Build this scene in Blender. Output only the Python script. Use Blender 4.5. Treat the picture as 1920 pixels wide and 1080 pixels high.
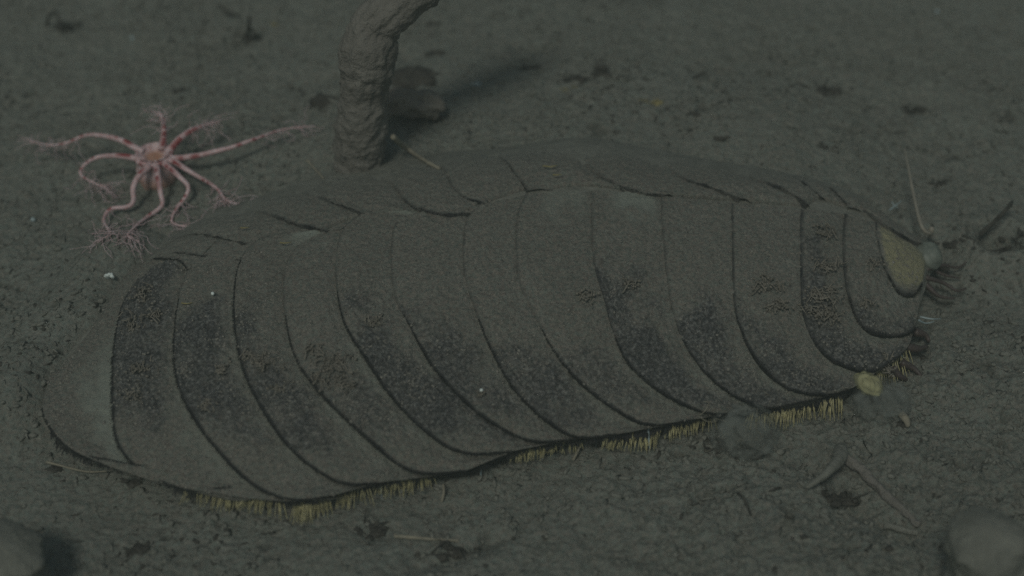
import bpy, math, random
import numpy as np
from mathutils import Vector

for o in list(bpy.data.objects):
    bpy.data.objects.remove(o, do_unlink=True)
SC = bpy.context.scene
COL = SC.collection
SC.unit_settings.scale_length = 0.1            # one unit is ten centimetres

# ------------------------------------------------------------------ camera
PITCH = math.radians(42.0)
DIST = 3.2
HFOV = math.radians(36.0)
cam_d = bpy.data.cameras.new("camera")
cam_d.sensor_width = 36.0
cam_d.angle = HFOV
cam_d.clip_start = 0.05
cam_d.clip_end = 400.0
cam_d.dof.use_dof = True
cam_d.dof.focus_distance = 2.98
cam_d.dof.aperture_fstop = 1.05
cam = bpy.data.objects.new("camera", cam_d)
COL.objects.link(cam)
CAM = np.array([0.0, -DIST * math.cos(PITCH), DIST * math.sin(PITCH)])
cam.location = CAM
cam.rotation_euler = (math.pi / 2 - PITCH, 0, 0)
SC.camera = cam

# ------------------------------------------------------------------ light
SUN_EL, SUN_AZ = math.radians(56), math.radians(200)    # compass bearing of the light, from +Y
world = bpy.data.worlds.new("World")
SC.world = world
world.use_nodes = True
wn, wl = world.node_tree.nodes, world.node_tree.links
bg = wn["Background"]
sky = wn.new("ShaderNodeTexSky")
sky.sky_type = 'NISHITA'
sky.sun_disc = False
sky.sun_elevation = SUN_EL
sky.sun_rotation = SUN_AZ
tint = wn.new("ShaderNodeMix")
tint.data_type = 'RGBA'
tint.blend_type = 'MULTIPLY'
tint.inputs[0].default_value = 1.0
wl.new(sky.outputs[0], tint.inputs[6])
tint.inputs[7].default_value = (0.86, 0.82, 0.62, 1)      # light seen through green-grey water
wl.new(tint.outputs[2], bg.inputs[0])
bg.inputs[1].default_value = 0.055
sun_d = bpy.data.lights.new("sun", 'SUN')
sun_d.energy = 0.98
sun_d.angle = math.radians(12)
sun_d.color = (0.98, 1.0, 0.92)
sun = bpy.data.objects.new("sun", sun_d)
COL.objects.link(sun)
sd = Vector((math.sin(SUN_AZ) * math.cos(SUN_EL), math.cos(SUN_AZ) * math.cos(SUN_EL), math.sin(SUN_EL)))
sun.rotation_euler = sd.to_track_quat('Z', 'Y').to_euler()
sun.location = sd * 5
SC.view_settings.view_transform = 'Standard'
SC.view_settings.look = 'None'
SC.view_settings.gamma = 1.0
SC.view_settings.use_curve_mapping = False
SC.view_settings.exposure = 0.0
SC.render.engine = 'CYCLES'
SC.cycles.use_denoising = False
SC.cycles.volume_bounces = 1
SC.cycles.max_bounces = 6
SC.cycles.transparent_max_bounces = 16

# ------------------------------------------------------------------ helpers
rng = np.random.default_rng(7)
random.seed(7)


def sstep(a, b, x):
    t = np.clip((x - a) / (b - a), 0, 1)
    return t * t * (3 - 2 * t)


_P = np.random.default_rng(3).permutation(512).astype(np.int64)
_G = np.random.default_rng(4).normal(size=(512, 2))
_G /= np.linalg.norm(_G, axis=1)[:, None]


def perlin(x, y):
    xi, yi = np.floor(x).astype(np.int64), np.floor(y).astype(np.int64)
    xf, yf = x - xi, y - yi
    u, v = xf * xf * xf * (xf * (xf * 6 - 15) + 10), yf * yf * yf * (yf * (yf * 6 - 15) + 10)

    def g(ix, iy, fx, fy):
        k = _G[_P[(_P[ix & 511] + iy) & 511]]
        return k[..., 0] * fx + k[..., 1] * fy
    a, b = g(xi, yi, xf, yf), g(xi + 1, yi, xf - 1, yf)
    c, d = g(xi, yi + 1, xf, yf - 1), g(xi + 1, yi + 1, xf - 1, yf - 1)
    return 1.5 * (a + (b - a) * u + ((c + (d - c) * u) - (a + (b - a) * u)) * v)


def fbm(x, y, f, octs=3, gain=0.5):
    s, a = 0, 1.0
    for i in range(octs):
        s = s + a * perlin(x * f + 17.3 * i, y * f - 9.1 * i)
        f *= 2.03
        a *= gain
    return s


def tanh_half():
    return math.tan(HFOV / 2)


def ray(px, py):
    k = tanh_half() / 960.0
    u, v = (px - 960.0) * k, (540.0 - py) * k
    return np.array([u, math.cos(PITCH) + v * math.sin(PITCH), -math.sin(PITCH) + v * math.cos(PITCH)])


def at(px, py, z=0.0):
    """the point of the level z that the photograph shows at a pixel"""
    r = ray(px, py)
    return CAM + r * ((z - CAM[2]) / r[2])


def proj(P):
    d = P - CAM
    f = d[..., 1] * math.cos(PITCH) - d[..., 2] * math.sin(PITCH)
    up = d[..., 1] * math.sin(PITCH) + d[..., 2] * math.cos(PITCH)
    k = 960.0 / tanh_half()
    return np.stack([960 + k * d[..., 0] / f, 540 - k * up / f], -1)


def spline(P, n):
    """Catmull-Rom through the rows of P, n samples by arc length"""
    P = np.asarray(P, float)
    if len(P) < 3:
        return P[0] + (P[-1] - P[0]) * np.linspace(0, 1, n)[:, None]
    Q = np.vstack([2 * P[0] - P[1], P, 2 * P[-1] - P[-2]])
    out = []
    for i in range(1, len(Q) - 2):
        t = np.linspace(0, 1, 24, endpoint=False)[:, None]
        a, b, c, d = Q[i - 1], Q[i], Q[i + 1], Q[i + 2]
        out.append(0.5 * (2 * b + (c - a) * t + (2 * a - 5 * b + 4 * c - d) * t ** 2 + (3 * b - a - 3 * c + d) * t ** 3))
    out = np.vstack(out + [P[-1:]])
    L = np.concatenate([[0], np.cumsum(np.linalg.norm(np.diff(out, axis=0), axis=1))])
    s = np.linspace(0, L[-1], n)
    return np.stack([np.interp(s, L, out[:, k]) for k in range(out.shape[1])], 1)


def mesh_obj(name, V, F, mat, parent=None, smooth=True, attrs=None, loc=None):
    V = np.asarray(V, float)
    if loc is not None:
        V = V - np.asarray(loc)
    me = bpy.data.meshes.new(name)
    if isinstance(F, np.ndarray):
        n, k = F.shape
        me.vertices.add(len(V))
        me.vertices.foreach_set("co", V.astype(np.float32).ravel())
        me.loops.add(n * k)
        me.polygons.add(n)
        me.loops.foreach_set("vertex_index", F.astype(np.int32).ravel())
        me.polygons.foreach_set("loop_start", np.arange(0, n * k, k, dtype=np.int32))
        me.polygons.foreach_set("loop_total", np.full(n, k, dtype=np.int32))
        me.update(calc_edges=True)
    else:
        me.from_pydata([tuple(v) for v in V], [], F)
        me.update()
    if smooth:
        me.polygons.foreach_set("use_smooth", np.ones(len(me.polygons), dtype=bool))
    for k, a in (attrs or {}).items():
        at_ = me.attributes.new(k, 'FLOAT', 'POINT')
        at_.data.foreach_set("value", np.asarray(a, np.float32).ravel())
    me.materials.append(mat)
    o = bpy.data.objects.new(name, me)
    COL.objects.link(o)
    if loc is not None:
        o.location = loc
    if parent is not None:
        o.parent = parent
        o.matrix_parent_inverse = parent.matrix_basis.inverted()
    return o


def tag(o, label=None, cat=None, group=None, kind=None):
    for k, v in (("label", label), ("category", cat), ("group", group), ("kind", kind)):
        if v:
            o[k] = v
    return o


def empty(name, loc, label, cat, group=None):
    o = bpy.data.objects.new(name, None)
    o.empty_display_size = 0.05
    COL.objects.link(o)
    o.location = loc
    return tag(o, label, cat, group)


def grid_faces(n, m, wrap=False):
    i, j = np.meshgrid(np.arange(n - 1), np.arange(m if wrap else m - 1), indexing='ij')
    a = i * m + j
    b = i * m + (j + 1) % m
    return np.stack([a, b, b + m, a + m], -1).reshape(-1, 4)


def tube(P, R, sides=10, lump=0.0, lf=20.0, caps=True, seed=0.0, flat=1.0):
    """a tapering tube along P; lump roughens its radius"""
    P = np.asarray(P, float)
    n = len(P)
    R = np.broadcast_to(np.asarray(R, float), (n,))
    T = np.gradient(P, axis=0)
    T /= np.linalg.norm(T, axis=1)[:, None] + 1e-12
    N = np.zeros_like(P)
    ref = np.array([0, 0, 1.0]) if abs(T[0, 2]) < 0.8 else np.array([1.0, 0, 0])
    v = np.cross(ref, T[0])
    v /= np.linalg.norm(v)
    for i in range(n):
        v = v - T[i] * np.dot(v, T[i])
        v /= np.linalg.norm(v) + 1e-12
        N[i] = v
    Bn = np.cross(T, N)
    th = np.linspace(0, 2 * math.pi, sides, endpoint=False)
    L = np.concatenate([[0], np.cumsum(np.linalg.norm(np.diff(P, axis=0), axis=1))])
    rr = R[:, None] * np.ones(sides)
    if lump:
        rad = np.maximum(R.max(), 1e-5)
        ca, sa, LL = np.cos(th)[None] * rad * 1.6, np.sin(th)[None] * rad * 1.6, L[:, None]
        w = .75 * (fbm(ca + seed, LL + 0 * ca + seed * 3, lf, 4) + fbm(sa + 50 + seed, LL + 0 * sa + 9 - seed, lf, 4))
        rr = rr * (1 + lump * w)
    V = P[:, None] + rr[..., None] * (np.cos(th)[None, :, None] * N[:, None] + flat * np.sin(th)[None, :, None] * Bn[:, None])
    V = V.reshape(-1, 3)
    F = grid_faces(n, sides, True)
    if caps:
        V = np.vstack([V, P[0] - T[0] * R[0] * 0.5, P[-1] + T[-1] * R[-1] * 0.5])
        k = n * sides
        j = np.arange(sides)
        jn = (j + 1) % sides
        F = np.vstack([F, np.stack([jn, j, j * 0 + k, j * 0 + k], 1)])
        F = np.vstack([F, np.stack([(n - 1) * sides + j, (n - 1) * sides + jn, j * 0 + k + 1, j * 0 + k + 1], 1)])
    return V, F


class Bag:
    """collects pieces of one mesh"""
    def __init__(self):
        self.V, self.F, self.n = [], [], 0

    def add(self, V, F):
        self.V.append(np.asarray(V, float))
        self.F.append(np.asarray(F) + self.n)
        self.n += len(V)

    def out(self):
        return np.vstack(self.V), np.vstack(self.F)


def fix_quads(F):
    """quads whose last corner repeats are triangles"""
    return [tuple(f[:3]) if f[2] == f[3] else tuple(f) for f in F.tolist()]


def put(name, VF, mat, parent=None, loc=None, **kw):
    return mesh_obj(name, VF[0], fix_quads(VF[1]), mat, parent, loc=loc, **kw)


_t = (1 + 5 ** .5) / 2
ICO_V = np.array([(-1, _t, 0), (1, _t, 0), (-1, -_t, 0), (1, -_t, 0), (0, -1, _t), (0, 1, _t), (0, -1, -_t), (0, 1, -_t),
                  (_t, 0, -1), (_t, 0, 1), (-_t, 0, -1), (-_t, 0, 1)], float) / 1.902
ICO_F = np.array([(0, 11, 5), (0, 5, 1), (0, 1, 7), (0, 7, 10), (0, 10, 11), (1, 5, 9), (5, 11, 4), (11, 10, 2), (10, 7, 6), (7, 1, 8),
                  (3, 9, 4), (3, 4, 2), (3, 2, 6), (3, 6, 8), (3, 8, 9), (4, 9, 5), (2, 4, 11), (6, 2, 10), (8, 6, 7), (9, 8, 1)])


def blob(c, r, n=40, m=28, lump=0.12, lf=8.0, seed=0.0):
    """lumpy closed body with radii r"""
    th = np.linspace(0, 2 * math.pi, n, endpoint=False)
    ph = np.linspace(0.02, math.pi - 0.02, m)
    D = np.stack([np.sin(ph)[:, None] * np.cos(th), np.sin(ph)[:, None] * np.sin(th), np.cos(ph)[:, None] + 0 * th], -1)
    w = 1 + lump * (fbm(D[..., 0] + D[..., 2] * .6 + seed, D[..., 1] - D[..., 2] * .8 + seed, lf / 8 * 2.2, 4))
    V = np.asarray(c) + D * w[..., None] * np.asarray(r)
    return V.reshape(-1, 3), grid_faces(m, n, True)


# ------------------------------------------------------------------ materials
def mat_new(name, rough=0.9, spec=0.2):
    m = bpy.data.materials.new(name)
    m.use_nodes = True
    nt = m.node_tree
    b = nt.nodes["Principled BSDF"]
    b.inputs["Roughness"].default_value = rough
    b.inputs["Specular IOR Level"].default_value = spec
    return m, nt, b


def noise_node(nt, scale, detail=4, rough=0.6, coord="Object"):
    tc = nt.nodes.new("ShaderNodeTexCoord")
    n = nt.nodes.new("ShaderNodeTexNoise")
    n.inputs["Scale"].default_value = scale
    n.inputs["Detail"].default_value = detail
    n.inputs["Roughness"].default_value = rough
    nt.links.new(tc.outputs[coord], n.inputs["Vector"])
    return n


def ramp(nt, src, stops):
    r = nt.nodes.new("ShaderNodeValToRGB")
    e = r.color_ramp.elements
    while len(e) < len(stops):
        e.new(0.5)
    for k, (p, c) in enumerate(stops):
        e[k].position = p
        e[k].color = (*c, 1) if len(c) == 3 else c
    nt.links.new(src, r.inputs[0])
    return r


def mixc(nt, fac, a, b, blend='MIX'):
    m = nt.nodes.new("ShaderNodeMix")
    m.data_type = 'RGBA'
    m.blend_type = blend
    for s, i in ((fac, 0), (a, 6), (b, 7)):
        if hasattr(s, "links"):
            nt.links.new(s, m.inputs[i])
        elif isinstance(s, tuple):
            m.inputs[i].default_value = (*s, 1)
        else:
            m.inputs[i].default_value = s
    return m.outputs[2]


def attr(nt, name):
    a = nt.nodes.new("ShaderNodeAttribute")
    a.attribute_name = name
    return a.outputs["Fac"]


def bump(nt, b, h, strength, dist):
    bp = nt.nodes.new("ShaderNodeBump")
    bp.inputs["Strength"].default_value = strength
    bp.inputs["Distance"].default_value = dist
    nt.links.new(h, bp.inputs["Height"])
    nt.links.new(bp.outputs[0], b.inputs["Normal"])


def simple(name, c1, c2, scale=40, bs=0.5, bd=0.004, rough=0.85, spec=0.2, fine=None):
    m, nt, b = mat_new(name, rough, spec)
    n = noise_node(nt, scale, 5, 0.65)
    r = ramp(nt, n.outputs[0], [(0.3, c1), (0.7, c2)])
    nt.links.new(r.outputs[0], b.inputs["Base Color"])
    n2 = noise_node(nt, fine or scale * 3, 4, 0.7)
    bump(nt, b, n2.outputs[0], bs, bd)
    return m


SILT_A, SILT_B = (0.150, 0.152, 0.130), (0.225, 0.222, 0.192)


def make_seabed_mat():
    m, nt, b = mat_new("silt_seabed", 0.95, 0.1)
    n = noise_node(nt, 5, 6, 0.65)
    c = ramp(nt, n.outputs[0], [(0.3, (0.180, 0.177, 0.152)), (0.7, (0.216, 0.223, 0.195))]).outputs[0]
    n2 = noise_node(nt, 105, 6, 0.8)
    c = mixc(nt, 0.75, c, ramp(nt, n2.outputs[0], [(0.37, (0.42, 0.42, 0.40)), (0.50, (1, 1, 1)), (0.63, (1.36, 1.36, 1.33))]).outputs[0], 'MULTIPLY')
    nh = noise_node(nt, 120, 2, 0.6)
    c = mixc(nt, 0.30, c, mixc(nt, ramp(nt, nh.outputs[0], [(0.35, (0, 0, 0)), (0.65, (1, 1, 1))]).outputs[0], (0.13, 0.19, 0.165), (0.225, 0.19, 0.155)))
    # scattered dark organic specks
    n3 = noise_node(nt, 52, 5, 0.75)
    c = mixc(nt, ramp(nt, n3.outputs[0], [(0.57, (0, 0, 0)), (0.66, (0.75, 0.75, 0.75))]).outputs[0], c, (0.06, 0.06, 0.05))
    c = mixc(nt, attr(nt, "pit"), c, (0.055, 0.056, 0.048))  # pits and cracks painted darker, recess shade put into the colour
    nt.links.new(c, b.inputs["Base Color"])
    n4 = noise_node(nt, 170, 5, 0.75)
    bump(nt, b, n4.outputs[0], 0.8, 0.009)
    return m


def make_scale_mat():
    m, nt, b = mat_new("silted_scale", 0.82, 0.25)
    n = noise_node(nt, 9, 6, 0.65)
    c = ramp(nt, n.outputs[0], [(0.3, (0.164, 0.153, 0.129)), (0.7, (0.206, 0.196, 0.168))]).outputs[0]
    n2 = noise_node(nt, 150, 6, 0.8)
    c = mixc(nt, 0.8, c, ramp(nt, n2.outputs[0], [(0.37, (0.32, 0.32, 0.31)), (0.50, (1, 1, 1)), (0.63, (1.6, 1.57, 1.5))]).outputs[0], 'MULTIPLY')
    nh = noise_node(nt, 140, 2, 0.6)
    c = mixc(nt, 0.32, c, mixc(nt, ramp(nt, nh.outputs[0], [(0.35, (0, 0, 0)), (0.65, (1, 1, 1))]).outputs[0], (0.125, 0.18, 0.155), (0.225, 0.18, 0.15)))
    nk = noise_node(nt, 190, 3, 0.7)
    c = mixc(nt, ramp(nt, nk.outputs[0], [(0.60, (0, 0, 0)), (0.68, (0.7, 0.7, 0.7))]).outputs[0], c, (0.045, 0.045, 0.040))
    # pale clean shell where no silt lies
    c = mixc(nt, attr(nt, "pale"), c, (0.265, 0.285, 0.24))
    # olive colour of the first scale
    c = mixc(nt, attr(nt, "olive"), c, (0.34, 0.315, 0.19))
    # dark granular pigment band
    nd = noise_node(nt, 150, 4, 0.7)
    dark = ramp(nt, nd.outputs[0], [(0.40, (0.028, 0.030, 0.033)), (0.53, (0.086, 0.088, 0.088)), (0.66, (0.24, 0.24, 0.225))]).outputs[0]
    nb = noise_node(nt, 85, 6, 0.8)
    ad = nt.nodes.new("ShaderNodeMath")
    ad.operation = 'MULTIPLY_ADD'
    nt.links.new(nb.outputs[0], ad.inputs[0])
    ad.inputs[1].default_value = 1.7
    ad.inputs[2].default_value = -1.10
    ad2 = nt.nodes.new("ShaderNodeMath")
    nt.links.new(ad.outputs[0], ad2.inputs[0])
    nt.links.new(attr(nt, "dark"), ad2.inputs[1])
    fac = ramp(nt, ad2.outputs[0], [(0.05, (0, 0, 0)), (0.70, (0.82, 0.82, 0.82))]).outputs[0]
    c = mixc(nt, fac, c, dark)
    nsb = noise_node(nt, 105, 6, 0.8)
    sb_ = mixc(nt, 0.75, (0.198, 0.201, 0.174), ramp(nt, nsb.outputs[0], [(0.37, (0.42, 0.42, 0.40)), (0.50, (1, 1, 1)), (0.63, (1.36, 1.36, 1.33))]).outputs[0], 'MULTIPLY')
    c = mixc(nt, attr(nt, "silt"), c, sb_)
    c = mixc(nt, attr(nt, "rim"), c, (0.022, 0.023, 0.026))
    nt.links.new(c, b.inputs["Base Color"])
    n4 = noise_node(nt, 210, 5, 0.75)
    bump(nt, b, n4.outputs[0], 0.9, 0.008)
    return m


def make_tentacle_mat():
    m, nt, b = mat_new("pink_flesh", 0.45, 0.4)
    n = noise_node(nt, 60, 3, 0.6)
    c = ramp(nt, n.outputs[0], [(0.3, (0.40, 0.25, 0.25)), (0.7, (0.58, 0.44, 0.45))]).outputs[0]
    c = mixc(nt, attr(nt, "red"), c, (0.20, 0.018, 0.02))
    c = mixc(nt, attr(nt, "orange"), c, (0.36, 0.17, 0.08))
    nt.links.new(c, b.inputs["Base Color"])
    b.inputs["Subsurface Weight"].default_value = 0.25
    b.inputs["Subsurface Radius"].default_value = (0.012, 0.006, 0.005)
    b.inputs["Subsurface Scale"].default_value = 1.0
    n4 = noise_node(nt, 160, 3, 0.6)
    bump(nt, b, n4.outputs[0], 0.3, 0.003)
    return m


def make_floc_mat(name, col, dens, power):
    """loose half-clear jelly: thicker where one looks through more of it"""
    m, nt, b = mat_new(name, 0.9, 0.1)
    n = noise_node(nt, 22, 5, 0.7)
    c = ramp(nt, n.outputs[0], [(0.3, tuple(v * 0.7 for v in col)), (0.7, col)])
    nt.links.new(c.outputs[0], b.inputs["Base Color"])
    lw = nt.nodes.new("ShaderNodeLayerWeight")
    lw.inputs[0].default_value = 0.5
    inv = nt.nodes.new("ShaderNodeMath")
    inv.operation = 'SUBTRACT'
    inv.inputs[0].default_value = 1
    nt.links.new(lw.outputs["Facing"], inv.inputs[1])
    p = nt.nodes.new("ShaderNodeMath")
    p.operation = 'POWER'
    nt.links.new(inv.outputs[0], p.inputs[0])
    p.inputs[1].default_value = power
    s = nt.nodes.new("ShaderNodeMath")
    s.operation = 'MULTIPLY'
    nt.links.new(p.outputs[0], s.inputs[0])
    n2 = noise_node(nt, 12, 5, 0.7)
    r2 = ramp(nt, n2.outputs[0], [(0.3, (dens * .5,) * 3), (0.6, (dens,) * 3)])
    nt.links.new(r2.outputs[0], s.inputs[1])
    nt.links.new(s.outputs[0], b.inputs["Alpha"])
    return m


M_SEABED = make_seabed_mat()
M_SCALE = make_scale_mat()
M_FLESH = make_tentacle_mat()
M_BODY = simple("worm_underbody", (0.020, 0.019, 0.017), (0.05, 0.046, 0.04), 30)
M_FRINGE = simple("dark_fringe", (0.018, 0.019, 0.02), (0.04, 0.04, 0.04), 60)
M_GOLD = simple("golden_bristle", (0.17, 0.15, 0.065), (0.54, 0.49, 0.26), 90, 0.2, 0.001, 0.35, 0.5)
M_GLASSY = simple("clear_blue_bristle", (0.20, 0.26, 0.27), (0.34, 0.40, 0.40), 60, 0.1, 0.001, 0.4, 0.5)
M_TUFT = simple("silted_hydroid", (0.12, 0.11, 0.09), (0.22, 0.20, 0.165), 60)
M_STALK = simple("silted_stalk", (0.130, 0.121, 0.106), (0.200, 0.188, 0.165), 14, 0.9, 0.012, 0.95, 0.1, 60)
M_STUB = simple("pale_stub", (0.15, 0.13, 0.11), (0.24, 0.215, 0.18), 14, 0.8, 0.01, 0.95, 0.1, 60)
M_MUD = simple("clumped_mud", (0.135, 0.136, 0.116), (0.21, 0.21, 0.18), 26, 0.9, 0.008, 0.95, 0.1, 90)
M_GRAIN = simple("silt_granule", (0.10, 0.095, 0.082), (0.26, 0.245, 0.21), 120, 0.5, 0.002)
M_DETRITUS_SHADE = simple("dark_detritus_shade", (0.032, 0.031, 0.027), (0.075, 0.07, 0.058), 40, 0.7, 0.005)  # dark detritus, also the clumps and lumps that stand in for shade
M_TWIG = simple("tan_twig", (0.17, 0.155, 0.12), (0.27, 0.245, 0.185), 50, 0.5, 0.003)
M_PALP = simple("brown_palp", (0.042, 0.031, 0.028), (0.075, 0.055, 0.048), 40, 0.3, 0.003, 0.5, 0.4)
M_PALE = simple("pale_lobe", (0.11, 0.125, 0.105), (0.17, 0.185, 0.155), 40, 0.3, 0.003, 0.5, 0.4)
M_FEELER = simple("pinkish_feeler", (0.17, 0.16, 0.13), (0.25, 0.225, 0.18), 40, 0.2, 0.002, 0.5, 0.4)
M_SHELL = simple("white_shell", (0.50, 0.55, 0.52), (0.72, 0.78, 0.74), 50, 0.3, 0.003, 0.3, 0.5)
M_YELLOW = simple("yellow_scrap", (0.17, 0.145, 0.065), (0.29, 0.25, 0.12), 40, 0.4, 0.004)
M_YELLOWBLOB = simple("yellow_jelly", (0.26, 0.24, 0.09), (0.42, 0.39, 0.17), 18, 0.4, 0.006, 0.5, 0.4)
M_YFLOC = make_floc_mat("yellow_floc", (0.46, 0.44, 0.25), 0.85, 0.9)
M_FLOC = make_floc_mat("grey_floc", (0.20, 0.215, 0.195), 0.62, 1.5)

# ------------------------------------------------------------------ shape of the worm's back
SECT = [  # middle line pixel, its height, near margin pixel
    ((120, 655), .055, (80, 735)), ((200, 575), .085, (86, 800)), ((320, 503), .15, (195, 866)), ((430, 478), .19, (325, 912)),
    ((600, 434), .23, (545, 942)), ((760, 401), .25, (745, 905)), ((940, 374), .26, (945, 857)), ((1107, 352), .26, (1125, 828)),
    ((1240, 362), .25, (1285, 797)), ((1372, 377), .235, (1425, 772)), ((1500, 390), .21, (1568, 740)), ((1585, 400), .185, (1652, 693)),
    ((1642, 410), .165, (1706, 648)), ((1700, 444), .12, (1734, 565)), ((1742, 464), .075, (1751, 500))]
ZM = 0.050
HK = 0.74
SECT = [(m, h * HK, n) for m, h, n in SECT]
_mid = np.array([at(m[0], m[1], h) for m, h, n in SECT])
_near = np.array([at(n[0], n[1], min(ZM, h * .9)) for m, h, n in SECT])
_raw = np.hstack([_mid, _near])
NS = 700
_S = np.linspace(0, len(SECT) - 1, NS)


def _catmull(raw, s):
    Q = np.vstack([2 * raw[0] - raw[1], raw, 2 * raw[-1] - raw[-2]])
    i = np.clip(np.floor(s).astype(int), 0, len(raw) - 2)
    t = (s - i)[:, None]
    a, b, c, d = Q[i], Q[i + 1], Q[i + 2], Q[i + 3]
    return 0.5 * (2 * b + (c - a) * t + (2 * a - 5 * b + 4 * c - d) * t ** 2 + (3 * b - a - 3 * c + d) * t ** 3)


_D = _catmull(_raw, _S)


FAR_W = 0.59


def back(s, v, off=0.0):
    """point of the back: s along the body from tail, v across it (-1 near margin, 0 middle, 1 far margin), off above it"""
    s = np.asarray(s, float)
    v = np.asarray(v, float)
    d = np.stack([np.interp(s, _S, _D[:, k]) for k in range(6)], -1)
    mid, near = d[..., :3], d[..., 3:]
    far = v > 0
    w = near[..., :2] - mid[..., :2]
    w = np.where(far[..., None], w * FAR_W, w)
    xy = mid[..., :2] + w * (-v)[..., None]
    zm = np.where(far, np.maximum(near[..., 2], .44 * mid[..., 2]), near[..., 2])     # the far side is sunk in silt
    p = 1 - np.abs(v) ** 2.4
    z = zm + (mid[..., 2] - zm) * p
    wl_ = np.linalg.norm(w, axis=-1) + 1e-6
    slope = (mid[..., 2] - zm) * 2.4 * np.abs(v) ** 1.4 * np.sign(v) / wl_          # dz along the outward far direction, negated
    outward = -w / wl_[..., None]
    nx = outward * slope[..., None]
    n = np.concatenate([nx, np.ones(nx.shape[:-1] + (1,))], -1)
    n /= np.linalg.norm(n, axis=-1)[..., None]
    P = np.concatenate([xy, z[..., None]], -1)
    return P + n * np.asarray(off)[..., None] if np.ndim(off) else P + n * off


_sg, _vg = np.meshgrid(np.linspace(0, len(SECT) - 1, 560), np.linspace(-1.08, 0.97, 330), indexing='ij')
_pg = proj(back(_sg, _vg))


def body_sv(px, py):
    k = np.argmin((_pg[..., 0] - px) ** 2 + (_pg[..., 1] - py) ** 2)
    return _sg.flat[k], _vg.flat[k]


def sv_curve(pts, n):
    sv = np.array([body_sv(*p) for p in pts])
    keep = [0] + [i for i in range(1, len(sv)) if np.linalg.norm(sv[i] - sv[i - 1]) > 1e-3]
    return spline(sv[keep], n)


# ------------------------------------------------------------------ seabed
far_line = np.vstack([back(np.linspace(0.2, 14, 70), np.full(70, 0.93))[:, :2]])
TAIL = spline([at(x, y)[:2] for x, y in ((225, 522), (170, 590), (115, 655), (72, 705), (48, 745))], 30)
near_line = back(np.linspace(0.2, 13.6, 60), np.full(60, -1.0))[:, :2]
foot = np.vstack([back(np.linspace(0.3, 13.8, 60), np.full(60, q))[:, :2] for q in (-.6, -.2, .2)])


def seg_dist(x, y, pts):
    d = np.full(x.shape, 9e9)
    for p in pts:
        np.minimum(d, (x - p[0]) ** 2 + (y - p[1]) ** 2, out=d)
    return np.sqrt(d)


BURROW = at(1865, 470)
FURROWS = [(spline([at(780, 1052)[:2], at(850, 1035)[:2], at(930, 1000)[:2]], 14), .022, .020),
           (spline([at(1585, 905)[:2], at(1640, 950)[:2], at(1700, 990)[:2]], 14),   .034, .036),
           (spline([at(975, 125)[:2], at(1030, 140)[:2]], 8), .02, .02)]
PITS = [(at(790, 216), .05, .03), (at(1590, 935), .035, .02), (at(1550, 862), .035, .03), (at(608, 190), .05, .02), (at(705, 1000), .03, .012),
        (at(1720, 212), .045, .02), (at(1435, 165), .04, .016), (at(1550, 175), .07, .014), (at(770, 140), .05, .018)]


def ground_z(x, y):
    inside = np.hypot(x, y) < 6
    rough = np.clip(0.75 + 0.5 * perlin(x * 1.7 + 5, y * 1.7) + 0.75 * sstep(-0.05, -0.45, y) * sstep(-0.3, 0.5, x), 0.3, 1.9)
    z = 0.020 * fbm(x, y, 2.3, 2) + rough * (0.0080 * fbm(x, y, 9, 3) + 0.0052 * fbm(x, y * 1.3, 27, 2) + 0.0034 * fbm(x, y, 70, 2))
    n = fbm(x * 0.75 + 3, y * 1.25, 17, 3)
    patch = sstep(-0.15, 0.35, perlin(x * 2.6 + 40, y * 2.6))
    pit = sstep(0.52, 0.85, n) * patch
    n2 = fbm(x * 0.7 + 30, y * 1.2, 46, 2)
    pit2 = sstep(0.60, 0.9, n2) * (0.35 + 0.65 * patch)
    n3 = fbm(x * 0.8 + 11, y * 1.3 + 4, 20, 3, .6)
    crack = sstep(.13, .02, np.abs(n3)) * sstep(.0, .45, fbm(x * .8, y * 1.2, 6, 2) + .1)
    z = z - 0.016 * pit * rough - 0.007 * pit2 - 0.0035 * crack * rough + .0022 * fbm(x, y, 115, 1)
    dark = 0.55 * pit + 0.55 * pit2 + .30 * crack  # painted shade for the recesses, mixed into the seabed colour
    d = seg_dist(x, y, far_line)
    dm = seg_dist(x, y, foot)
    outer = sstep(-.04, .04, dm - d)
    sig = .085 + .50 * outer
    z = z + np.where(inside, 0.112 * np.exp(-(d / sig) ** 2) * np.clip(.30 + (x + .85) * 1.5, .25, 1) * np.clip(.35 + (.86 - x) * 2.5, .35, 1), 0)
    d = seg_dist(x, y, foot)
    z = z - np.where(inside, 0.05 * np.exp(-(d / 0.085) ** 2), 0)
    dt = seg_dist(x, y, TAIL)
    z = np.where(inside, np.maximum(z, 0.082 * np.exp(-(dt / .10) ** 2) + .6 * z), z)
    r = np.hypot(x - BURROW[0], (y - BURROW[1]))
    z = z - 0.075 * np.exp(-(r / .034) ** 2) + 0.022 * np.exp(-((r - .062) / .03) ** 2)
    for L, w, dep in FURROWS:
        dd = seg_dist(x, y, L)
        z = z - dep * np.exp(-(dd / w) ** 2) * (0.75 + 0.5 * n)
    for c, w, dep in PITS:
        rr = np.hypot((x - c[0]) * .8, (y - c[1]) * 1.2)
        z = z - dep * np.exp(-(rr / w) ** 2) * (0.9 + 0.5 * n)
    return z, np.clip(dark, 0, 0.8)


def axis(lo, hi, step, far):
    a = np.arange(lo, hi + step / 2, step)
    out, s = [], step
    p = hi
    while p < far:
        s *= 1.35
        p += s
        out.append(p)
    neg, s, p = [], step, lo
    while p > -far:
        s *= 1.35
        p -= s
        neg.append(p)
    return np.concatenate([neg[::-1], a, out])


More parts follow.
